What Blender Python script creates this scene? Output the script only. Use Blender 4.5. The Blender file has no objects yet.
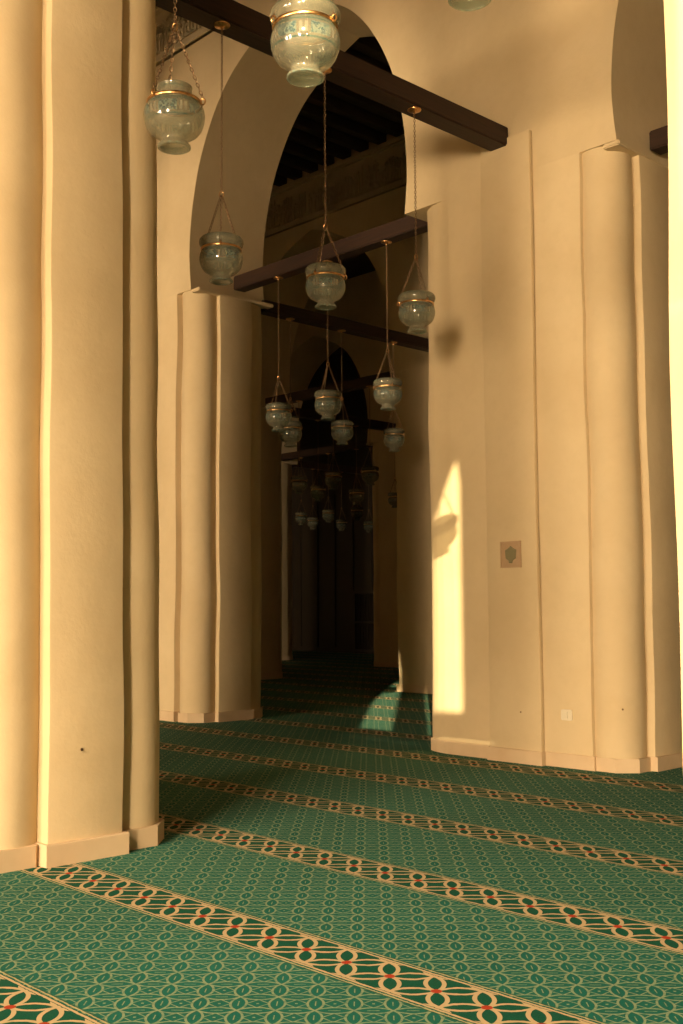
import bpy, bmesh, math, random
from mathutils import Vector, Matrix
from math import sin, cos, pi, radians

random.seed(7)
scene = bpy.context.scene
COL = scene.collection

# ------------------------------------------------------------------ camera
F_PX = 1125.83; YAW = 0.809657672; PITCH = 0.0855216134; ROLL = -0.005998
CAM_H = 1.5
fw = Vector((-sin(YAW)*cos(PITCH), cos(YAW)*cos(PITCH), sin(PITCH)))
r0 = Vector((cos(YAW), sin(YAW), 0)); u0 = r0.cross(fw)
rt = r0*cos(ROLL) + u0*sin(ROLL); up = -r0*sin(ROLL) + u0*cos(ROLL)
cam_data = bpy.data.cameras.new('camera')
cam = bpy.data.objects.new('camera', cam_data); COL.objects.link(cam)
m = Matrix((rt, up, -fw)).transposed().to_4x4(); m.translation = Vector((0, 0, CAM_H))
cam.matrix_world = m
cam_data.sensor_fit = 'VERTICAL'; cam_data.sensor_height = 36.0
cam_data.lens = 36.0*F_PX/1024.0
cam_data.clip_start = 0.05; cam_data.clip_end = 200
scene.camera = cam

# ------------------------------------------------------------------ world, sun, daylight, exposure
scene.view_settings.view_transform = 'Standard'
scene.view_settings.look = 'None'
scene.view_settings.gamma = 1.0
scene.view_settings.use_curve_mapping = False
scene.view_settings.exposure = -0.46

world = bpy.data.worlds.new('world'); scene.world = world
world.use_nodes = True
wb = world.node_tree.nodes['Background']
wb.inputs['Color'].default_value = (1.0, 0.74, 0.42, 1)
wb.inputs['Strength'].default_value = 0.02

SUN_DIR = Vector((-0.6765*cos(0.2661), 0.7365*cos(0.2661), -sin(0.2661)))
sun_d = bpy.data.lights.new('low_sun', 'SUN')
sun_d.energy = 20.0; sun_d.angle = radians(0.35); sun_d.color = (1.0, 0.80, 0.46)
sun = bpy.data.objects.new('low_sun', sun_d); COL.objects.link(sun)
sun.rotation_euler = SUN_DIR.to_track_quat('-Z', 'Y').to_euler()
sun.location = (8, -10, 6)

def area(name, loc, aim, sx, sy, energy, color):
    d = bpy.data.lights.new(name, 'AREA'); d.shape = 'RECTANGLE'
    d.size = sx; d.size_y = sy; d.energy = energy; d.color = color
    o = bpy.data.objects.new(name, d); COL.objects.link(o)
    o.location = loc
    o.rotation_euler = (Vector(aim) - Vector(loc)).to_track_quat('-Z', 'Y').to_euler()
    return o
# glow of the sunlit courtyard coming in through the open arcade behind the camera
LC = (1.0, 0.76, 0.47)
area('courtyard_daylight', (9.0, -19.0, 2.7), (-7.0, 9.0, 2.0), 2.4, 4.2, 9800, LC)
area('courtyard_daylight_west', (-10.3, -19.0, 2.7), (-10.0, 9.0, 2.0), 4.0, 4.2, 7500, LC)
area('courtyard_daylight_middle', (-4.5, -19.0, 2.7), (-6.0, 9.0, 2.0), 3.0, 4.2, 5000, LC)
area('courtyard_sky', (0.0, -13.0, 12.5), (-4.0, 2.5, 0.0), 9.0, 4.0, 9000, LC)

# ------------------------------------------------------------------ node helpers
class E:
    """arithmetic on shader sockets"""
    def __init__(s, nt, v): s.nt = nt; s.v = v
    def _m(s, op, *o):
        n = s.nt.nodes.new('ShaderNodeMath'); n.operation = op
        for i, a in enumerate((s,)+o):
            a = a.v if isinstance(a, E) else a
            if isinstance(a, (int, float)): n.inputs[i].default_value = a
            else: s.nt.links.new(a, n.inputs[i])
        return E(s.nt, n.outputs[0])
    def __add__(s, o): return s._m('ADD', o)
    def __sub__(s, o): return s._m('SUBTRACT', o)
    def __mul__(s, o): return s._m('MULTIPLY', o)
    def abs(s): return s._m('ABSOLUTE')
    def lt(s, o): return s._m('LESS_THAN', o)
    def gt(s, o): return s._m('GREATER_THAN', o)
    def max(s, o): return s._m('MAXIMUM', o)
    def min(s, o): return s._m('MINIMUM', o)
    def sqrt(s): return s._m('SQRT')
    def cell(s, period):            # signed offset from the nearest multiple of period, in periods
        q = s*(1.0/period); return q - (q + 0.5)._m('FLOOR')

def new_mat(name):
    mt = bpy.data.materials.new(name); mt.use_nodes = True
    return mt, mt.node_tree, mt.node_tree.nodes['Principled BSDF']

def mix(nt, fac, a, b):
    n = nt.nodes.new('ShaderNodeMix'); n.data_type = 'RGBA'
    def put(sock, v):
        if isinstance(v, E): v = v.v
        if isinstance(v, tuple): sock.default_value = (*v, 1) if len(v) == 3 else v
        elif isinstance(v, (int, float)): sock.default_value = v
        else: nt.links.new(v, sock)
    put(n.inputs[0], fac); put(n.inputs[6], a); put(n.inputs[7], b)
    return n.outputs[2]

def noise(nt, scale, detail=4, rough=.55, vec=None):
    n = nt.nodes.new('ShaderNodeTexNoise')
    n.inputs['Scale'].default_value = scale; n.inputs['Detail'].default_value = detail
    n.inputs['Roughness'].default_value = rough
    if vec is None:
        g = nt.nodes.new('ShaderNodeNewGeometry'); vec = g.outputs['Position']
    nt.links.new(vec, n.inputs['Vector'])
    return n.outputs['Fac']

def ramp(nt, f, a, b):
    n = nt.nodes.new('ShaderNodeMapRange'); n.inputs[1].default_value = a; n.inputs[2].default_value = b
    nt.links.new(f, n.inputs[0]); return n.outputs[0]

def bump(nt, h, bsdf, strength, dist):
    b = nt.nodes.new('ShaderNodeBump'); b.inputs['Strength'].default_value = strength
    b.inputs['Distance'].default_value = dist
    nt.links.new(h.v if isinstance(h, E) else h, b.inputs['Height'])
    nt.links.new(b.outputs[0], bsdf.inputs['Normal'])

def plaster(name, base, dirt, bumps=.35):
    mt, nt, b = new_mat(name)
    f1 = ramp(nt, noise(nt, 1.3, 5), .35, .75)
    f2 = ramp(nt, noise(nt, 9, 4), .45, .8)
    c = mix(nt, f1, base, dirt)
    c = mix(nt, E(nt, f2)*.25, c, tuple(v*.9 for v in dirt))
    nt.links.new(c, b.inputs['Base Color'])
    b.inputs['Roughness'].default_value = .85; b.inputs['Specular IOR Level'].default_value = .25
    h = E(nt, noise(nt, 3.5, 5))*1.0 + E(nt, noise(nt, 45, 3))*.12
    bump(nt, h, b, bumps, .02)
    return mt

M = {}
M['plaster'] = plaster('cream_plaster', (.60, .475, .30), (.54, .415, .25))
M['stone'] = plaster('marble_skirting', (.62, .47, .31), (.52, .37, .23), .15)
M['stucco'] = plaster('carved_stucco', (.50, .41, .27), (.42, .33, .20), .5)

mt, nt, b = new_mat('dark_beam_wood'); M['beam'] = mt
tc = nt.nodes.new('ShaderNodeTexCoord'); mp = nt.nodes.new('ShaderNodeMapping')
mp.inputs['Scale'].default_value = (.6, 9, 9); nt.links.new(tc.outputs['Object'], mp.inputs[0])
g = noise(nt, 4, 5, .6, mp.outputs[0])
nt.links.new(mix(nt, ramp(nt, g, .35, .7), (.020, .010, .006), (.038, .016, .009)), b.inputs['Base Color'])
b.inputs['Roughness'].default_value = .55; b.inputs['Specular IOR Level'].default_value = .3
bump(nt, g, b, .2, .01)

mt, nt, b = new_mat('ceiling_wood'); M['ceiling'] = mt
nt.links.new(mix(nt, ramp(nt, noise(nt, 2), .35, .7), (.030, .018, .011), (.055, .034, .02)), b.inputs['Base Color'])
b.inputs['Roughness'].default_value = .7

mt, nt, b = new_mat('brass'); M['brass'] = mt
nt.links.new(mix(nt, ramp(nt, noise(nt, 60), .4, .7), (.72, .42, .18), (.45, .23, .09)), b.inputs['Base Color'])
b.inputs['Metallic'].default_value = 1; b.inputs['Roughness'].default_value = .3

mt, nt, b = new_mat('aged_chain_metal'); M['chain'] = mt
nt.links.new(mix(nt, ramp(nt, noise(nt, 60), .4, .7), (.24, .15, .08), (.15, .09, .05)), b.inputs['Base Color'])
b.inputs['Metallic'].default_value = .8; b.inputs['Roughness'].default_value = .42

# painted milky lamp glass: object space, z up, foot at z=0
mt, nt, b = new_mat('enamelled_lamp_glass'); M['glass'] = mt
tc = nt.nodes.new('ShaderNodeTexCoord'); sp = nt.nodes.new('ShaderNodeSeparateXYZ')
nt.links.new(tc.outputs['Object'], sp.inputs[0])
x, y, z = (E(nt, sp.outputs[i]) for i in range(3))
ang = y._m('ARCTAN2', x)*(1/(2*pi))
lines = ((z-.140).abs().lt(.0035)).max((z-.232).abs().lt(.0035)).max((z-.247).abs().lt(.002)).max((z-.335).abs().lt(.003))
panel = (ang.cell(1/6.0).abs().lt(.30))*((z-.186).abs().lt(.030))
vo = nt.nodes.new('ShaderNodeTexNoise'); vo.inputs['Scale'].default_value = 75; vo.inputs['Detail'].default_value = 1
nt.links.new(tc.outputs['Object'], vo.inputs['Vector'])
script = panel*(E(nt, vo.outputs['Fac']).gt(.50))
med = ((ang.cell(1/6.0).abs()-.42).abs().lt(.045))*((z-.186).abs().lt(.026))
foot = (z.lt(.012))*(E(nt, vo.outputs['Fac']).gt(.52))
c = mix(nt, lines, (.27, .25, .18), (.06, .16, .14))
c = mix(nt, panel*.35, c, (.30, .48, .42))
c = mix(nt, script*.8, c, (.07, .15, .17))
c = mix(nt, med*.5, c, (.50, .47, .36))
c = mix(nt, foot*.5, c, (.22, .42, .38))
nt.links.new(c, b.inputs['Base Color'])
b.inputs['Roughness'].default_value = .12; b.inputs['Specular IOR Level'].default_value = .9
b.inputs['Coat Weight'].default_value = .6; b.inputs['Coat Roughness'].default_value = .05
b.inputs['Subsurface Weight'].default_value = 0
tr = nt.nodes.new('ShaderNodeBsdfTranslucent'); nt.links.new(c, tr.inputs['Color'])
tp = nt.nodes.new('ShaderNodeBsdfTransparent'); tp.inputs['Color'].default_value = (.84, .84, .76, 1)
m1 = nt.nodes.new('ShaderNodeMixShader'); m1.inputs[0].default_value = .25
nt.links.new(b.outputs[0], m1.inputs[1]); nt.links.new(tr.outputs[0], m1.inputs[2])
m2 = nt.nodes.new('ShaderNodeMixShader'); m2.inputs[0].default_value = .47
nt.links.new(m1.outputs[0], m2.inputs[1]); nt.links.new(tp.outputs[0], m2.inputs[2])
nt.links.new(m2.outputs[0], nt.nodes['Material Output'].inputs['Surface'])

# carpet: green field of interlaced petals, sand coloured borders with red knots
PITCH_Y = 1.2826; Y0 = 3.4115; MOT = 0.25466
mt, nt, b = new_mat('green_prayer_carpet'); M['carpet'] = mt
ge = nt.nodes.new('ShaderNodeNewGeometry'); sp = nt.nodes.new('ShaderNodeSeparateXYZ')
nt.links.new(ge.outputs['Position'], sp.inputs[0])
X, Y = E(nt, sp.outputs[0]), E(nt, sp.outputs[1])
wob = (E(nt, noise(nt, 26, 2)) - .5)*.010
Xw, Yw = X + wob, Y - wob
dy = (Yw - Y0).cell(PITCH_Y)*PITCH_Y            # distance from the border's middle line
ady = dy.abs()
def petals(xx, yy, a, t, inner):
    """arcs of circles round the cell centres of a lattice turned by 45 degrees; nodes at the origin"""
    p = ((xx + yy)*.70711 + a*.5).cell(a).abs()
    q = ((xx - yy)*.70711 + a*.5).cell(a).abs()
    d0 = (p*p + q*q).sqrt(); p1 = E(nt, 0) if False else (p*-1.0 + 1.0); q1 = q*-1.0 + 1.0
    d1 = (p1*p1 + q*q).sqrt(); d2 = (p*p + q1*q1).sqrt()
    ln = ((d0-.7071).abs().lt(t)).max((d1-.7071).abs().lt(t)).max((d2-.7071).abs().lt(t))
    if inner:
        dm = p + q
        ln = ln.max((dm-.30).abs().lt(t*.8)).max((p.max(q)).lt(.035))
        lens = d1.min(d2).lt(.7071)
        ln = ln.max(lens*((p-q).abs().lt(.5))*((p.max(q)-.5).abs().lt(t*.45))*(p.min(q).lt(.16)))
    node = ((p*-1.0 + .5)*(p*-1.0 + .5) + (q*-1.0 + .5)*(q*-1.0 + .5)).sqrt()
    return ln, node
body_ln, _ = petals(X + 3.131 + wob*.8, Y - 3.032 - wob*.6, .1473, .033, True)
bord_ln, node = petals(Xw + 3.3125, dy, MOT*.70711, .052, False)
bord_ln = bord_ln*(ady.lt(.140))
edge = ((ady-.150).abs().lt(.0065)).max((ady-.172).abs().lt(.0035))
redk = (node.lt(.125))*(ady.lt(.035))
inb = ady.lt(.162)
n1 = ramp(nt, noise(nt, 120, 2), .3, .7); n2 = ramp(nt, noise(nt, 1.1, 3), .3, .7)
green = mix(nt, n2, (.009, .108, .086), (.015, .140, .112))
green = mix(nt, E(nt, n1)*.5, green, (.006, .074, .054))
brk = E(nt, ramp(nt, noise(nt, 38, 3), .30, .55))*.55 + .45
field = mix(nt, body_ln*brk*.66, green, (.32, .38, .22))
dark = mix(nt, n1, (.005, .065, .040), (.008, .085, .052))
bord = mix(nt, bord_ln.max(edge), dark, (.48, .37, .22))
bord = mix(nt, redk, bord, (.36, .045, .018))
c = mix(nt, inb, field, bord)
c = mix(nt, ((ady-.172).abs().lt(.0035))*.8, c, (.50, .40, .20))
c = mix(nt, ((ady-.182).abs().lt(.005))*.7, c, (.015, .085, .05))
nt.links.new(c, b.inputs['Base Color'])
b.inputs['Roughness'].default_value = .95; b.inputs['Specular IOR Level'].default_value = .1
b.inputs['Sheen Weight'].default_value = .0; b.inputs['Sheen Roughness'].default_value = .5
bump(nt, E(nt, noise(nt, 220, 2)), b, .5, .006)

mt, nt, b = new_mat('paving_stone'); M['paving'] = mt
nt.links.new(mix(nt, noise(nt, 2), (.5, .42, .3), (.4, .33, .24)), b.inputs['Base Color']); b.inputs['Roughness'].default_value = .9
mt, nt, b = new_mat('white_plastic'); M['plastic'] = mt
nt.links.new(mix(nt, noise(nt, 30), (.68, .60, .46), (.62, .55, .42)), b.inputs['Base Color']); b.inputs['Roughness'].default_value = .35
mt, nt, b = new_mat('plaque_stone'); M['plaque'] = mt
nt.links.new(mix(nt, noise(nt, 30), (.44, .30, .18), (.38, .25, .145)), b.inputs['Base Color']); b.inputs['Roughness'].default_value = .6
mt, nt, b = new_mat('plaque_emblem_green'); M['emblem'] = mt
nt.links.new(mix(nt, noise(nt, 60), (.17, .16, .09), (.23, .19, .10)), b.inputs['Base Color']); b.inputs['Roughness'].default_value = .5
mt, nt, b = new_mat('dark_screen_wood'); M['screen'] = mt
nt.links.new(mix(nt, noise(nt, 8), (.020, .014, .009), (.036, .024, .014)), b.inputs['Base Color']); b.inputs['Roughness'].default_value = .5

# ------------------------------------------------------------------ object helpers
def tag(o, label=None, cat=None, group=None, kind=None):
    if label: o['label'] = label
    if cat: o['category'] = cat
    if group: o['group'] = group
    if kind: o['kind'] = kind
    return o

def empty(name, loc=(0, 0, 0), rz=0):
    o = bpy.data.objects.new(name, None); COL.objects.link(o)
    o.location = loc; o.rotation_euler.z = rz; o.empty_display_size = .2
    return o

def link(name, bm, mat, parent=None, smooth=None, loc=None):
    bmesh.ops.recalc_face_normals(bm, faces=bm.faces[:])
    me = bpy.data.meshes.new(name); bm.to_mesh(me); bm.free()
    me.materials.append(M[mat])
    if smooth is not None:
        me.shade_smooth(); me.set_sharp_from_angle(angle=radians(smooth))
    o = bpy.data.objects.new(name, me); COL.objects.link(o)
    if parent: o.parent = parent
    if loc: o.location = loc
    return o

def box(bm, a, b):
    vs = [bm.verts.new((x, y, z)) for z in (a[2], b[2]) for (x, y) in ((a[0], a[1]), (b[0], a[1]), (b[0], b[1]), (a[0], b[1]))]
    for f in ((0, 3, 2, 1), (4, 5, 6, 7), (0, 1, 5, 4), (1, 2, 6, 5), (2, 3, 7, 6), (3, 0, 4, 7)):
        bm.faces.new([vs[i] for i in f])

def boxes(name, lst, mat, parent=None, bev=0):
    bm = bmesh.new()
    for a, b_ in lst: box(bm, a, b_)
    if bev: bmesh.ops.bevel(bm, geom=bm.edges[:], offset=bev, segments=2, affect='EDGES', profile=.6)
    return link(name, bm, mat, parent, 40 if bev else None)

def prism(bm, outline, levels, warp=None):
    """rings of the outline at each level, capped; warp(x, y, z) -> x, y"""
    rings = []
    for zz in levels:
        ring = []
        for (px, py) in outline:
            qx, qy = warp(px, py, zz) if warp else (px, py)
            ring.append(bm.verts.new((qx, qy, zz)))
        rings.append(ring)
    n = len(outline)
    for a, b_ in zip(rings, rings[1:]):
        for i in range(n):
            j = (i+1) % n
            bm.faces.new((a[i], a[j], b_[j], b_[i]))
    bm.faces.new(rings[0][::-1]); bm.faces.new(rings[-1])

def round_corners(pts, r, seg=3):
    out = []; n = len(pts)
    for i in range(n):
        p = Vector(pts[i]); a = Vector(pts[i-1]); c = Vector(pts[(i+1) % n])
        da = (a-p); dc = (c-p); rr = min(r, da.length*.4, dc.length*.4)
        s = p + da.normalized()*rr; e = p + dc.normalized()*rr
        for k in range(seg+1):
            t = k/seg
            q = s*(1-t)**2 + p*2*t*(1-t) + e*t*t
            out.append((q.x, q.y))
    return out

def lathe(bm, prof, seg=40, close=False):
    rings = []
    for (r, z) in prof:
        if r < 1e-5: rings.append([bm.verts.new((0, 0, z))])
        else: rings.append([bm.verts.new((r*cos(2*pi*k/seg), r*sin(2*pi*k/seg), z)) for k in range(seg)])
    for a, b_ in zip(rings, rings[1:]):
        for k in range(seg):
            j = (k+1) % seg
            if len(a) == 1 and len(b_) == 1: continue
            if len(a) == 1: bm.faces.new((a[0], b_[k], b_[j]))
            elif len(b_) == 1: bm.faces.new((a[k], a[j], b_[0]))
            else: bm.faces.new((a[k], a[j], b_[j], b_[k]))

def spline(pts, n=6):
    out = []
    P = [pts[0]] + pts + [pts[-1]]
    for i in range(1, len(P)-2):
        p0, p1, p2, p3 = (Vector(p) for p in P[i-1:i+3])
        for k in range(n):
            t = k/n
            q = .5*((2*p1) + (-p0+p2)*t + (2*p0-5*p1+4*p2-p3)*t*t + (-p0+3*p1-3*p2+p3)*t**3)
            out.append((q.x, q.y))
    out.append(tuple(pts[-1])); return out

# ------------------------------------------------------------------ the setting
SPR = 5.86        # springing height
PER = 5.97        # from one arcade to the next
THK = 1.30
TOP = 10.45
AR = [(2.00, SPR), (2.03, 6.13), (2.04, 6.42), (2.005, 6.85), (1.93, 7.22), (1.81, 7.61), (1.61, 8.01), (1.38, 8.34), (1.08, 8.63), (.64, 8.89), (.30, 9.04), (0, 9.14)]
ARCH = spline(AR, 5)

def arcade_wall(name, y0, arches, xr, mat, front=None):
    """wall above the piers; arches = (centre, half width)"""
    pts = [(xr[0], SPR)]
    for (c, hw) in arches:
        k = hw/2.0
        left = [(c - o*k, z) for (o, z) in ARCH]
        right = [(c + o*k, z) for (o, z) in ARCH[::-1][1:]]
        pts += left + right
    pts += [(xr[1], SPR), (xr[1], TOP), (xr[0], TOP)]
    bm = bmesh.new()
    A = [bm.verts.new((x, y0, z)) for x, z in pts]; B = [bm.verts.new((x, y0+THK, z)) for x, z in pts]
    for V in (A, B):
        es = [bm.edges.new((V[i], V[(i+1) % len(V)])) for i in range(len(V))]
        bmesh.ops.triangle_fill(bm, edges=es, use_beauty=True, use_dissolve=False)
    for i in range(len(pts)):
        j = (i+1) % len(pts); bm.faces.new((A[i], B[i], B[j], A[j]))
    o = link(name, bm, mat, None, 25); tag(o, kind='structure'); return o

W0, W1, W2, W3 = 2.95, 8.92, 14.90, 20.88
WN = {0: W0, 1: W1, 2: W2, 3: W3}
arcade_wall('wall_near', W0, [(-17.2, 2.08), (-10.65, 2.08), (-3.975, 2.08), (2.6, 2.04)], (-34, 9), 'plaster')
arcade_wall('wall_middle', W1, [(-23.5, 2.04), (-16.95, 2.04), (-10.32, 2.0), (-3.60, 2.0), (2.95, 2.0)], (-34, 9), 'plaster')
arcade_wall('wall_inner', W2, [(-29.6, 2.2), (-23.0, 2.2), (-16.47, 2.16), (-9.9, 2.1), (-3.4, 2.1), (3.1, 2.1)], (-34, 9), 'plaster')
arcade_wall('wall_far', W3, [(-29.6, 2.1), (-23.05, 2.12), (-16.4, 2.1), (-9.9, 2.1), (-3.4, 2.1), (3.1, 2.1)], (-34, 9), 'plaster')
tag(boxes('wall_back', [((-34, 27, 0), (9, 27.4, TOP))] + [((-33.9+.9*i, 26.95, .15), (-33.15+.9*i, 27.0, 5.5)) for i in range(47)], 'screen'), kind='structure')  # dark wood over the whole wall carries the deep shade in its colour
tag(boxes('wall_left', [((-34.4, -9, 0), (-34, 27.4, TOP))], 'plaster'), kind='structure')
tag(boxes('wall_right', [((9, -1.8, 0), (9.4, 27.4, TOP))], 'plaster'), kind='structure')
tag(boxes('floor', [((-34, -1.9, -.25), (9, 27, -.015))], 'stone'), kind='structure')
tag(boxes('floor_courtyard', [((-34, -30, -.3), (30, -1.9, -.05))], 'paving'), kind='structure')
tag(boxes('wall_sun_block', [((-40, -20.8, -.3), (17.35, -20.2, 16)), ((17.35, -20.8, -.3), (30, -20.2, 11.0))], 'plaster'), kind='structure')  # unseen wall added to block the sun, stepped down to leave one beam
tag(boxes('ceiling', [((-34, -2.0, TOP), (9, 27.4, TOP+.3))], 'ceiling'), kind='structure')

# unseen wall added behind the camera, its openings cut to shape the sun patches
def poly_wall(name, x0, x1, y, thk, z1, holes, mat):
    """wall in the xz plane with polygonal holes (lists of x, z)"""
    bm = bmesh.new()
    def loop(p, yy):
        vs = [bm.verts.new((a, yy, c)) for a, c in p]
        return vs, [bm.edges.new((vs[i], vs[(i+1) % len(vs)])) for i in range(len(vs))]
    out = [(x0, 4.2), (x1-.4, 4.2), (x1-.4, 0), (x1, 0), (x1, z1), (x0, z1)]
    sides = []
    for yy in (y, y-thk):
        es = []; ls = []
        for p in [out] + holes:
            v, e = loop(p, yy); es += e; ls.append(v)
        bmesh.ops.triangle_fill(bm, edges=es, use_beauty=True, use_dissolve=False)
        sides.append(ls)
    for la, lb in zip(*sides):
        for i in range(len(la)):
            j = (i+1) % len(la); bm.faces.new((la[i], la[j], lb[j], lb[i]))
    o = link(name, bm, mat); tag(o, kind='structure'); return o
h1 = [(.65, 4.40), (1.28, 4.40), (1.28, 6.60), (1.24, 6.84), (1.16, 6.96), (1.06, 6.86), (.90, 6.35), (.74, 5.75), (.66, 5.45)]
h2 = [(1.82, 4.40), (2.35, 4.40), (2.35, 6.80), (2.30, 7.08), (2.22, 7.00), (1.87, 6.35), (1.82, 6.25)]
h3 = [(2.74, 4.4), (4.5, 4.4), (4.5, 6.2), (3.6, 7.4), (2.74, 6.2)]
poly_wall('wall_sun_mask', .45, 9.0, -1.80, .10, TOP, [h1, h2, h3], 'plaster')

tag(boxes('wall_light_lintel', [((-34, -3.1, 6.4), (.45, -1.8, TOP))], 'plaster'), kind='structure')  # unseen lintel wall added to cut daylight on the upper walls and interior
# carpet
bm = bmesh.new(); box(bm, (-34, -1.8, -.015), (9, 27, 0))
tag(link('carpet', bm, 'carpet'), 'green prayer carpet with sand and red patterned border stripes covering the whole hall floor', 'carpet')

# ------------------------------------------------------------------ piers
NX, NY = .43, .37
def pier(label, x0, x1, y0, notches, mat='plaster', name='pier', battered=0, detail=True, front_left_cut=False, seed=0, group=None, th=None, nx=None, ny=None, R=.250):
    THK = th or 1.30; NX = nx or .43; NY = ny or .37
    cx, cy = (x0+x1)/2, y0+THK/2
    root = empty(name, (cx, cy, 0)); tag(root, label, 'pier', group)
    X0, X1, Y0_, Y1 = x0-cx, x1-cx, -THK/2, THK/2
    o = []
    # counter-clockwise from front left
    if 'fl' in notches: o += [(X0, Y0_+NY), (X0+NX, Y0_+NY), (X0+NX, Y0_)]
    elif front_left_cut: o += [(X0, Y0_+.13), (X0+.07, Y0_+.085), (X0+.16, Y0_+.045), (X0+.27, Y0_+.018), (X0+.42, Y0_+.003)]
    else: o += [(X0, Y0_)]
    if 'fr' in notches: o += [(X1-NX, Y0_), (X1-NX, Y0_+NY), (X1, Y0_+NY)]
    else: o += [(X1, Y0_)]
    if 'br' in notches: o += [(X1, Y1-NY), (X1-NX, Y1-NY), (X1-NX, Y1)]
    else: o += [(X1, Y1)]
    if 'bl' in notches: o += [(X0+NX, Y1), (X0+NX, Y1-NY), (X0, Y1-NY)]
    else: o += [(X0, Y1)]
    rnd = random.Random(seed); ph = [rnd.uniform(0, 6.28) for _ in range(8)]
    def warp(px, py, z):
        k = 1 - battered*z/6.0
        qx = px if battered == 0 else px - (battered*z/6.0 if px > 0 else 0)
        qx += .006*sin(1.7*z+ph[0]+px*2) + .004*sin(4.1*z+ph[1]+py*5)
        qy = py + .006*sin(2.1*z+ph[2]+px*3) + .003*sin(5.3*z+ph[3])
        return qx, qy
    lv = [.10+(SPR-.10)*i/30 for i in range(31)]
    bm = bmesh.new(); prism(bm, round_corners(o, .014, 2), [0]+lv, warp)
    link('pier_shaft', bm, mat, root, 30)
    # skirting follows the outline, standing 22 mm proud
    def grow(pts, d):
        out = []; n = len(pts)
        for i in range(n):
            p = Vector(pts[i]); a = (p-Vector(pts[i-1])).normalized(); c = (Vector(pts[(i+1) % n])-p).normalized()
            na = Vector((a.y, -a.x)); nc = Vector((c.y, -c.x)); s = na+nc
            q = p + s*(d/(1+na.dot(nc))); out.append((q.x, q.y))
        return out
    bm = bmesh.new(); prism(bm, grow(o, .022), [0, .122, .130], lambda a, b_, z: (a, b_) if z < .125 else (a*.998, b_*.998))
    link('skirting', bm, 'stone', root)
    # engaged corner columns
    for c, (sx, sy) in (('fl', (-1, -1)), ('fr', (1, -1)), ('br', (1, 1)), ('bl', (-1, 1))):
        if c not in notches: continue
        ox = (X1 if sx > 0 else X0) - sx*(.062+R); oy = sy*(THK/2) - sy*(.018+R)
        bm = bmesh.new()
        ring = [(ox+R*cos(2*pi*k/40), oy+R*sin(2*pi*k/40)) for k in range(40)]
        prism(bm, ring, [0]+lv, warp)
        link('corner_column', bm, mat, root, 50)
        bm = bmesh.new(); r8 = (R+.012)/cos(pi/8)
        prism(bm, [(ox+r8*cos(pi/8+2*pi*k/8), oy+r8*sin(pi/8+2*pi*k/8)) for k in range(8)], [0, .125])
        link('column_base', bm, 'stone', root)
    # impost boards on the two jambs
    if detail:
        for s, xx in ((1, X1), (-1, X0)):
            if front_left_cut and s < 0: continue
            a, b2 = sorted((xx-s*.16, xx+s*.018))
            bm = bmesh.new(); box(bm, (a, Y0_-.004, SPR-.05), (b2, Y1+.02, SPR-.002))
            bmesh.ops.bevel(bm, geom=bm.edges[:], offset=.01, segments=2, affect='EDGES')
            link('impost_board', bm, mat, root, 40)
    return root

ALL = ('fl', 'fr', 'br', 'bl')
p_near = pier('near plastered pier at the left edge with rounded corner columns', -8.55, -6.08, W0, ALL, battered=.13, seed=3, th=1.42, ny=.45, R=.265)
pier('brightly lit pier edge cropped by the right side of the photo', -1.69, .56, W0, ('fr', 'br', 'bl'), seed=5)
pier('plastered pier hidden behind the near left pier, by the left aisle', -15.1, -12.7, W0, ALL, seed=6)
for xx in (-21.7, -15.1, -8.55):
    tag(boxes('courtyard_pier', [((xx, -3.1, 0), (xx+2.47, -1.8, 6.4))], 'plaster', None, .03), 'square courtyard side pier standing behind the camera, outside the photo', 'pier', 'courtyard side piers')
p_right = pier('large cream pier on the right with a small plaque and a sun patch', -8.11, -5.59, W1, ('fr', 'br', 'bl'), front_left_cut=True, seed=8)
p_left = pier('cream pier left of the central arch with one sunlit corner column', -14.6, -12.15, W1, ALL, nx=.50, seed=9)
pier('pier right of the large plaque pier, out past the right arch', -1.6, .9, W1, ALL, seed=10)
pier('shaded pier deep in the hall whose low corner catches a strip of sun', -14.18, -11.95, W2, ('fr', 'br'), 'plaster', seed=12)
pier('shaded pier seen just right of the central left pier, thin lit edge', -21.05, -18.69, W2, ALL, 'plaster', seed=13)
pier('shaded inner pier behind the large plaque pier', -7.8, -5.45, W2, ALL, 'plaster', seed=14)
pier('dim far pier at the end of the dark aisle, right side', -20.95, -18.55, W3, ALL, 'plaster', seed=15)
pier('dim far pier at the end of the dark aisle, left side', -27.5, -25.2, W3, ALL, 'plaster', seed=16)
pier('dim far pier hidden behind the sunlit strip pier', -14.3, -11.95, W3, ALL, 'plaster', seed=17)

# pilaster strip that carries the tie beam on the large pier
bm = bmesh.new()
prism(bm, round_corners([(-.31, -.06), (.31, -.06), (.31, -.006), (-.31, -.006)], .012, 2), [.10+6.15*i/20 for i in range(21)],
      lambda a, b_, z: (a+.006*sin(1.3*z+a*3), b_ + .003*sin(2.2*z)))
pl = link('pilaster', bm, 'plaster', None, 30, (-6.875, W1-.002, 0))
tag(pl, 'flat plaster pilaster strip on the large right pier, under the end of the big beam', 'pilaster')
bm = bmesh.new(); box(bm, (-.332, -.082, 0), (.332, -.012, .13)); link('pilaster_base', bm, 'stone', pl)

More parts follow.
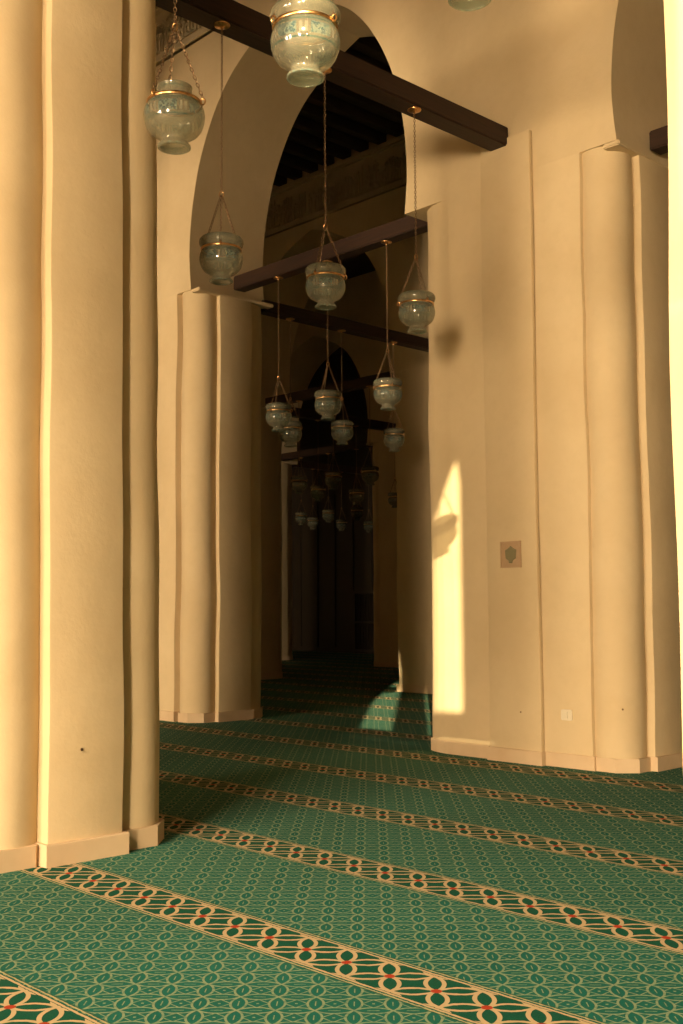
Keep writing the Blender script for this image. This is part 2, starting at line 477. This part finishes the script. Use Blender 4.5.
# ------------------------------------------------------------------ friezes
def frieze(label, y, x0, x1, zb, zt, seed):
    root = empty('carved_frieze', ((x0+x1)/2, y, zb)); tag(root, label, 'frieze', None)
    L = (x1-x0)/2; H = zt-zb
    boxes('backing', [((-L, -.02, 0), (L, .029, H))], 'stucco', root)
    boxes('upper_moulding', [((-L, -.09, H-.09), (L, .029, H)), ((-L, -.06, H-.13), (L, .029, H-.09))], 'stucco', root, .008)
    boxes('lower_moulding', [((-L, -.05, 0), (L, .029, .05))], 'stucco', root, .008)
    rnd = random.Random(seed); bm = bmesh.new(); x = -L+.05
    while x < L-.2:                                   # relief of upright strokes, bowls and leaves
        w = rnd.uniform(.02, .06); hgt = rnd.uniform(.25, .55)*H/.85
        box(bm, (x, -.045, .12), (x+.022, 0, .12+hgt))
        if rnd.random() < .6: box(bm, (x, -.05, .12), (x+w+.08, 0, .165))
        if rnd.random() < .8:
            cxx, cz, r = x+w+.05, .16+rnd.uniform(.05, .4), rnd.uniform(.05, .08)
            a = []
            for k in range(11):
                t = pi*1.5*k/10+rnd.uniform(-.05, .05); a.append((cxx+r*cos(t), cz+r*sin(t)))
            for (p, q) in zip(a, a[1:]):
                xa, xb = sorted((p[0], q[0])); za, zb_ = sorted((p[1], q[1]))
                box(bm, (xa-.008, -.05, za-.008), (xb+.012, 0, zb_+.012))
        x += w+rnd.uniform(.03, .06)
    link('relief', bm, 'stucco', root)
    return root
frieze('carved stucco frieze band seen through the central arch under the dark ceiling', W2-.03, -22.0, -11.2, 9.32, 10.25, 4)
frieze('carved stucco frieze band at the top left beside the near pier', W1-.03, -17.5, -11.6, 9.34, 10.2, 5)

# ------------------------------------------------------------------ ceiling joists over the aisle behind the central arch
k = 0
for i in range(28):
    x = -24.0+.48*i
    bm = bmesh.new(); box(bm, (-.07, -(PER-THK)/2, -.2), (.07, (PER-THK)/2, 0))
    bmesh.ops.bevel(bm, geom=bm.edges[:], offset=.01, segments=1, affect='EDGES')
    o = link('ceiling_joist', bm, 'ceiling', None, None, (x, (W1+THK+W2)/2, TOP))
    tag(o, 'dark wooden ceiling joist seen through the top of the central arch', 'joist', 'ceiling joists above the carved frieze')

# ------------------------------------------------------------------ tie beams
def beam(label, a, b_, w=.22, h=.20):
    a, b_ = Vector(a), Vector(b_); mid = (a+b_)/2; L = (b_-a).length
    bm = bmesh.new(); box(bm, (-L/2, -w/2, -h/2), (L/2, w/2, h/2))
    bmesh.ops.bevel(bm, geom=bm.edges[:], offset=.012, segments=2, affect='EDGES')
    o = link('tie_beam', bm, 'beam', None, 40, mid)
    d = b_-a; o.rotation_euler.z = math.atan2(d.y, d.x)
    tag(o, label, 'beam'); return o
BZ = 6.27
beam('dark wooden tie beam crossing the top of the photo onto the large right pier', (-6.945, W0+THK-.02, BZ), (-6.945, W1-.03, BZ))
beam('dark wooden tie beam across the opening of the central arch', (-12.08, 9.56, 6.0), (-8.1, 9.56, 6.0), .20, .19)
beam('dark wooden tie beam running back from the ledge of the central left pier', (-12.36, W1+THK-.05, 5.86), (-12.36, W2, 5.86), .20, .17)
beam('short dark beam end showing in the right hand arch', (-5.58, 9.56, 6.0), (-1.65, 9.56, 6.0), .20, .19)
beam('dark tie beam across the second arch down the aisle', (-18.55, 15.5, 5.95), (-14.25, 15.5, 5.95), .20, .19)
beam('dark tie beam running back beyond the second arch', (-18.6, W2+THK-.05, 5.84), (-18.6, W3, 5.84), .20, .19)
beam('dark tie beam across the farthest visible arch', (-25.1, 21.45, 5.95), (-21.0, 21.45, 5.95), .20, .19)
beam('dark tie beam in the farthest aisle before the back wall', (-25.3, W3+THK-.05, 5.84), (-25.3, 27.0, 5.84), .20, .19)
beam('dark tie beam inside the nearest arch, above the two closest lamps', (-6.15, 3.55, 6.0), (-1.85, 3.55, 6.0), .20, .19)

# ------------------------------------------------------------------ hanging lamps
PROF = [(0, .010), (.045, .009), (.070, .004), (.084, 0), (.093, .005), (.093, .015), (.083, .027), (.074, .036), (.072, .048), (.080, .058),
        (.105, .070), (.135, .090), (.156, .118), (.168, .155), (.172, .190), (.167, .222), (.157, .246), (.150, .262), (.153, .274),
        (.168, .290), (.175, .312), (.173, .335), (.160, .352), (.150, .358), (.146, .354), (.158, .338), (.164, .312), (.158, .292), (.142, .272), (.142, .258)]
PROF_B = [(0, .010), (.045, .009), (.070, .004), (.084, 0), (.093, .005), (.093, .015), (.083, .027), (.074, .036), (.072, .048), (.080, .058),
        (.105, .070), (.135, .090), (.156, .118), (.168, .155), (.172, .190), (.167, .222), (.155, .248), (.140, .268), (.118, .284),
        (.100, .292), (.096, .304), (.097, .350), (.100, .356), (.096, .358), (.091, .352), (.090, .304), (.110, .282), (.132, .262)]
LUG = .262; APEX = .70
def ellip_link(bm, c, ax, side, L=.030, W=.017, r=.0028, seg=10, sec=5):
    """one chain link round centre c, long axis ax, flat in the plane (ax, side)"""
    nrm = ax.cross(side).normalized(); rings = []
    for k in range(seg):
        t = 2*pi*k/seg
        p = c + ax*(L/2*cos(t)) + side*(W/2*sin(t))
        o = (ax*(cos(t)/(L/2)) + side*(sin(t)/(W/2))).normalized()
        rings.append([bm.verts.new(p + o*(r*cos(2*pi*j/sec)) + nrm*(r*sin(2*pi*j/sec))) for j in range(sec)])
    for k in range(seg):
        a, b_ = rings[k], rings[(k+1) % seg]
        for j in range(sec):
            i = (j+1) % sec; bm.faces.new((a[j], a[i], b_[i], b_[j]))
def chain_bm(a, b_, fine=True):
    bm = bmesh.new(); a, b_ = Vector(a), Vector(b_); d = b_-a; n = max(2, int(d.length/.0245)); ax = d.normalized()
    s1 = ax.orthogonal().normalized(); s2 = ax.cross(s1)
    for k in range(n):
        ellip_link(bm, a + d*((k+.5)/n), ax, s1 if k % 2 else s2, seg=10 if fine else 6, sec=5 if fine else 3)
    return bm

def lamp_proto(prof):
    root = bpy.data.objects.new('hanging_lamp', None); COL.objects.link(root); root.empty_display_size = .2
    bm = bmesh.new(); lathe(bm, prof, 48); link('glass_bowl', bm, 'glass', root, 60)
    rb = .158 if prof is PROF else .152
    bm = bmesh.new(); lathe(bm, [(rb-.008, LUG-.007), (rb+.003, LUG-.007), (rb+.006, LUG), (rb+.003, LUG+.007), (rb-.008, LUG+.007), (rb-.008, LUG-.007)], 48)
    for kk in range(3):
        t = 2*pi*kk/3+.5; c = Vector(((rb+.012)*cos(t), (rb+.012)*sin(t), LUG+.004))
        ellip_link(bm, c, Vector((0, 0, 1)), Vector((cos(t), sin(t), 0)), .036, .024, .0045)
    link('metal_band', bm, 'brass', root, 50)
    for kk in range(3):
        t = 2*pi*kk/3+.5
        link('chain', chain_bm(((rb+.012)*cos(t), (rb+.012)*sin(t), LUG+.02), (.006*cos(t), .006*sin(t), APEX)), 'chain', root, 50)
    bm = bmesh.new(); ellip_link(bm, Vector((0, 0, APEX+.012)), Vector((0, 0, 1)), Vector((1, 0, 0)), .05, .036, .004)
    link('ring', bm, 'brass', root, 50)
    return root
LAMP_A = lamp_proto(PROF); LAMP_B = lamp_proto(PROF_B)
long_cache = {}
used = set()
def lamp(label, x, y, top, group=None, proto='A', zf=4.06, rz=0.0):
    pr = LAMP_A if proto == 'A' else LAMP_B
    if proto not in used: used.add(proto); root = pr
    else:
        root = pr.copy(); COL.objects.link(root)
        for ch in list(pr.children):
            if ch.name.split('.')[0] in ('suspension_chain', 'beam_rose'): continue
            c = ch.copy(); COL.objects.link(c); c.parent = root
    root.location = (x, y, zf); root.rotation_euler.z = rz
    tag(root, label, 'lamp', group)
    key = round(top-zf, 2)
    if key not in long_cache:
        bm = chain_bm((0, 0, APEX+.03), (0, 0, top-zf-.02), True); o = link('suspension_chain', bm, 'chain', root, 50); 
        bm = bmesh.new(); T = top-zf
        lathe(bm, [(0, T-.034), (.010, T-.034), (.012, T-.022), (.022, T-.016), (.050, T-.012), (.064, T-.006), (.066, T)], 28)
        o2 = link('beam_rose', bm, 'brass', root, 40); long_cache[key] = (o.data, o2.data)
    else:
        for nm, me in zip(('suspension_chain', 'beam_rose'), long_cache[key]):
            o = bpy.data.objects.new(nm, me); COL.objects.link(o); o.parent = root
    return root
T1 = BZ-.10; T2 = 6.0-.095
lamp('second closest glass lamp, at the upper left beside the near pier, narrow collar', -5.07, 3.55, T2, None, 'B', 4.075, .2)
lamp('largest painted glass lamp, cropped by the top edge of the photo', -3.965, 3.55, T2, None, 'A', 4.085, -.25)
lamp('lamp of which only the foot shows at the top edge, right of centre', -2.92, 3.55, T2, None, 'A', 4.06, .6)
lamp('glass lamp before the grey arch reveal, leftmost of three under the big beam', -6.92, 5.30, T1, None, 'A', 4.06, .9)
lamp('glass lamp in the middle of three under the big beam, before the dark arch', -6.92, 6.42, T1, None, 'A', 4.06, .3)
lamp('glass lamp beside the left edge of the large right pier, under the big beam', -6.92, 7.57, T1, None, 'A', 4.04, 1.4)
lamp('small lamp leftmost of three under the beam across the central arch', -11.23, 9.56, T2, None, 'A', 3.84, .2)
lamp('small lamp in the middle of three under the beam across the central arch', -10.27, 9.56, T2, None, 'A', 3.87, .5)
lamp('small lamp rightmost of three under the beam across the central arch', -9.22, 9.56, T2, None, 'A', 3.86, 1.1)
far = [(-12.36, 10.75, 5.775, 3.87), (-12.36, 11.80, 5.775, 4.0), (-12.36, 12.95, 5.775, 4.0)]
for i, (x, y, t, z) in enumerate(far):
    lamp(['dim lamp just below and right of the leftmost small lamp', 'dim lamp behind and below the middle small lamp', 'dim lamp behind the rightmost small lamp'][i], x, y, t, None, 'A', z, i)
for i, x in enumerate((-17.55, -16.5, -15.45)):
    lamp(['faint lamp left of three in the second arch', 'faint lamp middle of three in the second arch', 'faint lamp right of three in the second arch, with a bright glint'][i], x, 15.5, 5.855, None, 'A', 3.9, i*.7)
for i, y in enumerate((17.0, 18.2, 19.5)):
    lamp('very dim lamp in the dark aisle beyond the second arch', -18.6, y, 5.745, 'dim lamps beyond the second arch', 'A', 3.9, i*.4)
for i, x in enumerate((-24.2, -23.05, -21.9)):
    lamp('very dim lamp in the farthest visible arch', x, 21.45, 5.855, 'dim lamps in the farthest arch', 'A', 3.9, i*.9)
for i, y in enumerate((22.9, 24.1, 25.3)):
    lamp('very dim lamp before the dark back wall', -25.3, y, 5.745, 'dim lamps before the back wall', 'A', 3.9, i*.3)

# ------------------------------------------------------------------ wooden screens on the back wall
def screen(label, x0):
    root = empty('wooden_screen', (x0+1.4, 26.85, 0)); tag(root, label, 'screen')
    boxes('frame', [((-1.4, -.05, 0), (-1.3, .05, 2.1)), ((1.3, -.05, 0), (1.4, .05, 2.1)), ((-1.3, -.05, 2.0), (1.3, .05, 2.1)), ((-1.3, -.05, 0), (1.3, .05, .12)), ((-1.3, -.05, 1.0), (1.3, .05, 1.07))], 'screen', root)
    boxes('slats', [((-1.25+.125*i, -.02, .12), (-1.21+.125*i, .02, 2.0)) for i in range(21)], 'screen', root)
screen('dark slatted wooden screen at the far end of the aisle, left one', -27.6)
screen('dark slatted wooden screen at the far end of the aisle, right one', -24.6)

# ------------------------------------------------------------------ things on the piers
YF = W1+.0
root = empty('wall_plaque', (-6.875, W1-.062, 2.02)); tag(root, 'small square tan plaque with a dark emblem on the large right pier', 'plaque')
plate = boxes('plate', [((-.125, -.012, -.13), (.125, .02, .13))], 'plaque', root, .004)
boxes('rim', [((-.125, -.020, -.13), (-.112, -.010, .13)), ((.112, -.020, -.13), (.125, -.010, .13)), ((-.112, -.020, .117), (.112, -.010, .13)), ((-.112, -.020, -.13), (.112, -.010, -.117))], 'plaque', root)
bm = bmesh.new()
pts = [(-.020, -.085), (.020, -.085), (.024, -.060), (.062, -.040), (.070, .045), (.035, .062), (.0, .085), (-.035, .062), (-.070, .045), (-.062, -.040), (-.024, -.060)]
A = [bm.verts.new((x, -.012, z)) for x, z in pts]; B = [bm.verts.new((x*.9, -.022, z*.9)) for x, z in pts]
bm.faces.new(B)
for i in range(len(pts)):
    j = (i+1) % len(pts); bm.faces.new((A[i], A[j], B[j], B[i]))
link('emblem', bm, 'emblem', plate)

root = empty('wall_socket', (-6.30, W1, .49)); tag(root, 'small white round-cornered electric socket low on the large right pier', 'socket')
bm = bmesh.new(); prism(bm, round_corners([(-.062, -.05), (.062, -.05), (.062, .05), (-.062, .05)], .018, 4), [0, .018])
for v in bm.verts: v.co = Vector((v.co.x, -v.co.z+.002, v.co.y))
fp = link('face_plate', bm, 'plastic', root, 40)
boxes('rocker', [((-.016, -.026, -.03), (.016, -.014, .03))], 'plastic', fp, .003)

def nail(label, x, y, z, d):
    bm = bmesh.new(); lathe(bm, [(0, 0), (.003, 0), (.003, .008), (.009, .009), (.009, .012), (0, .013)], 12)
    o = link('nail', bm, 'chain', None, 40, (x, y, z)); o.rotation_euler = Vector(d).to_track_quat('Z', 'Y').to_euler()
    tag(o, label, 'nail')
nail('small rusty nail standing for a chip hole low on the side of the near left pier', -6.10, 3.62, .66, (1, 0, 0))  # nail stands in for a chip hole in the plaster
nail('small nail low on the round corner column of the large right pier', -5.74, W1+.075, .57, (0, -1, 0))
nail('small nail low on the flat front of the large right pier', -6.80, W1-.050, .49, (0, -1, 0))
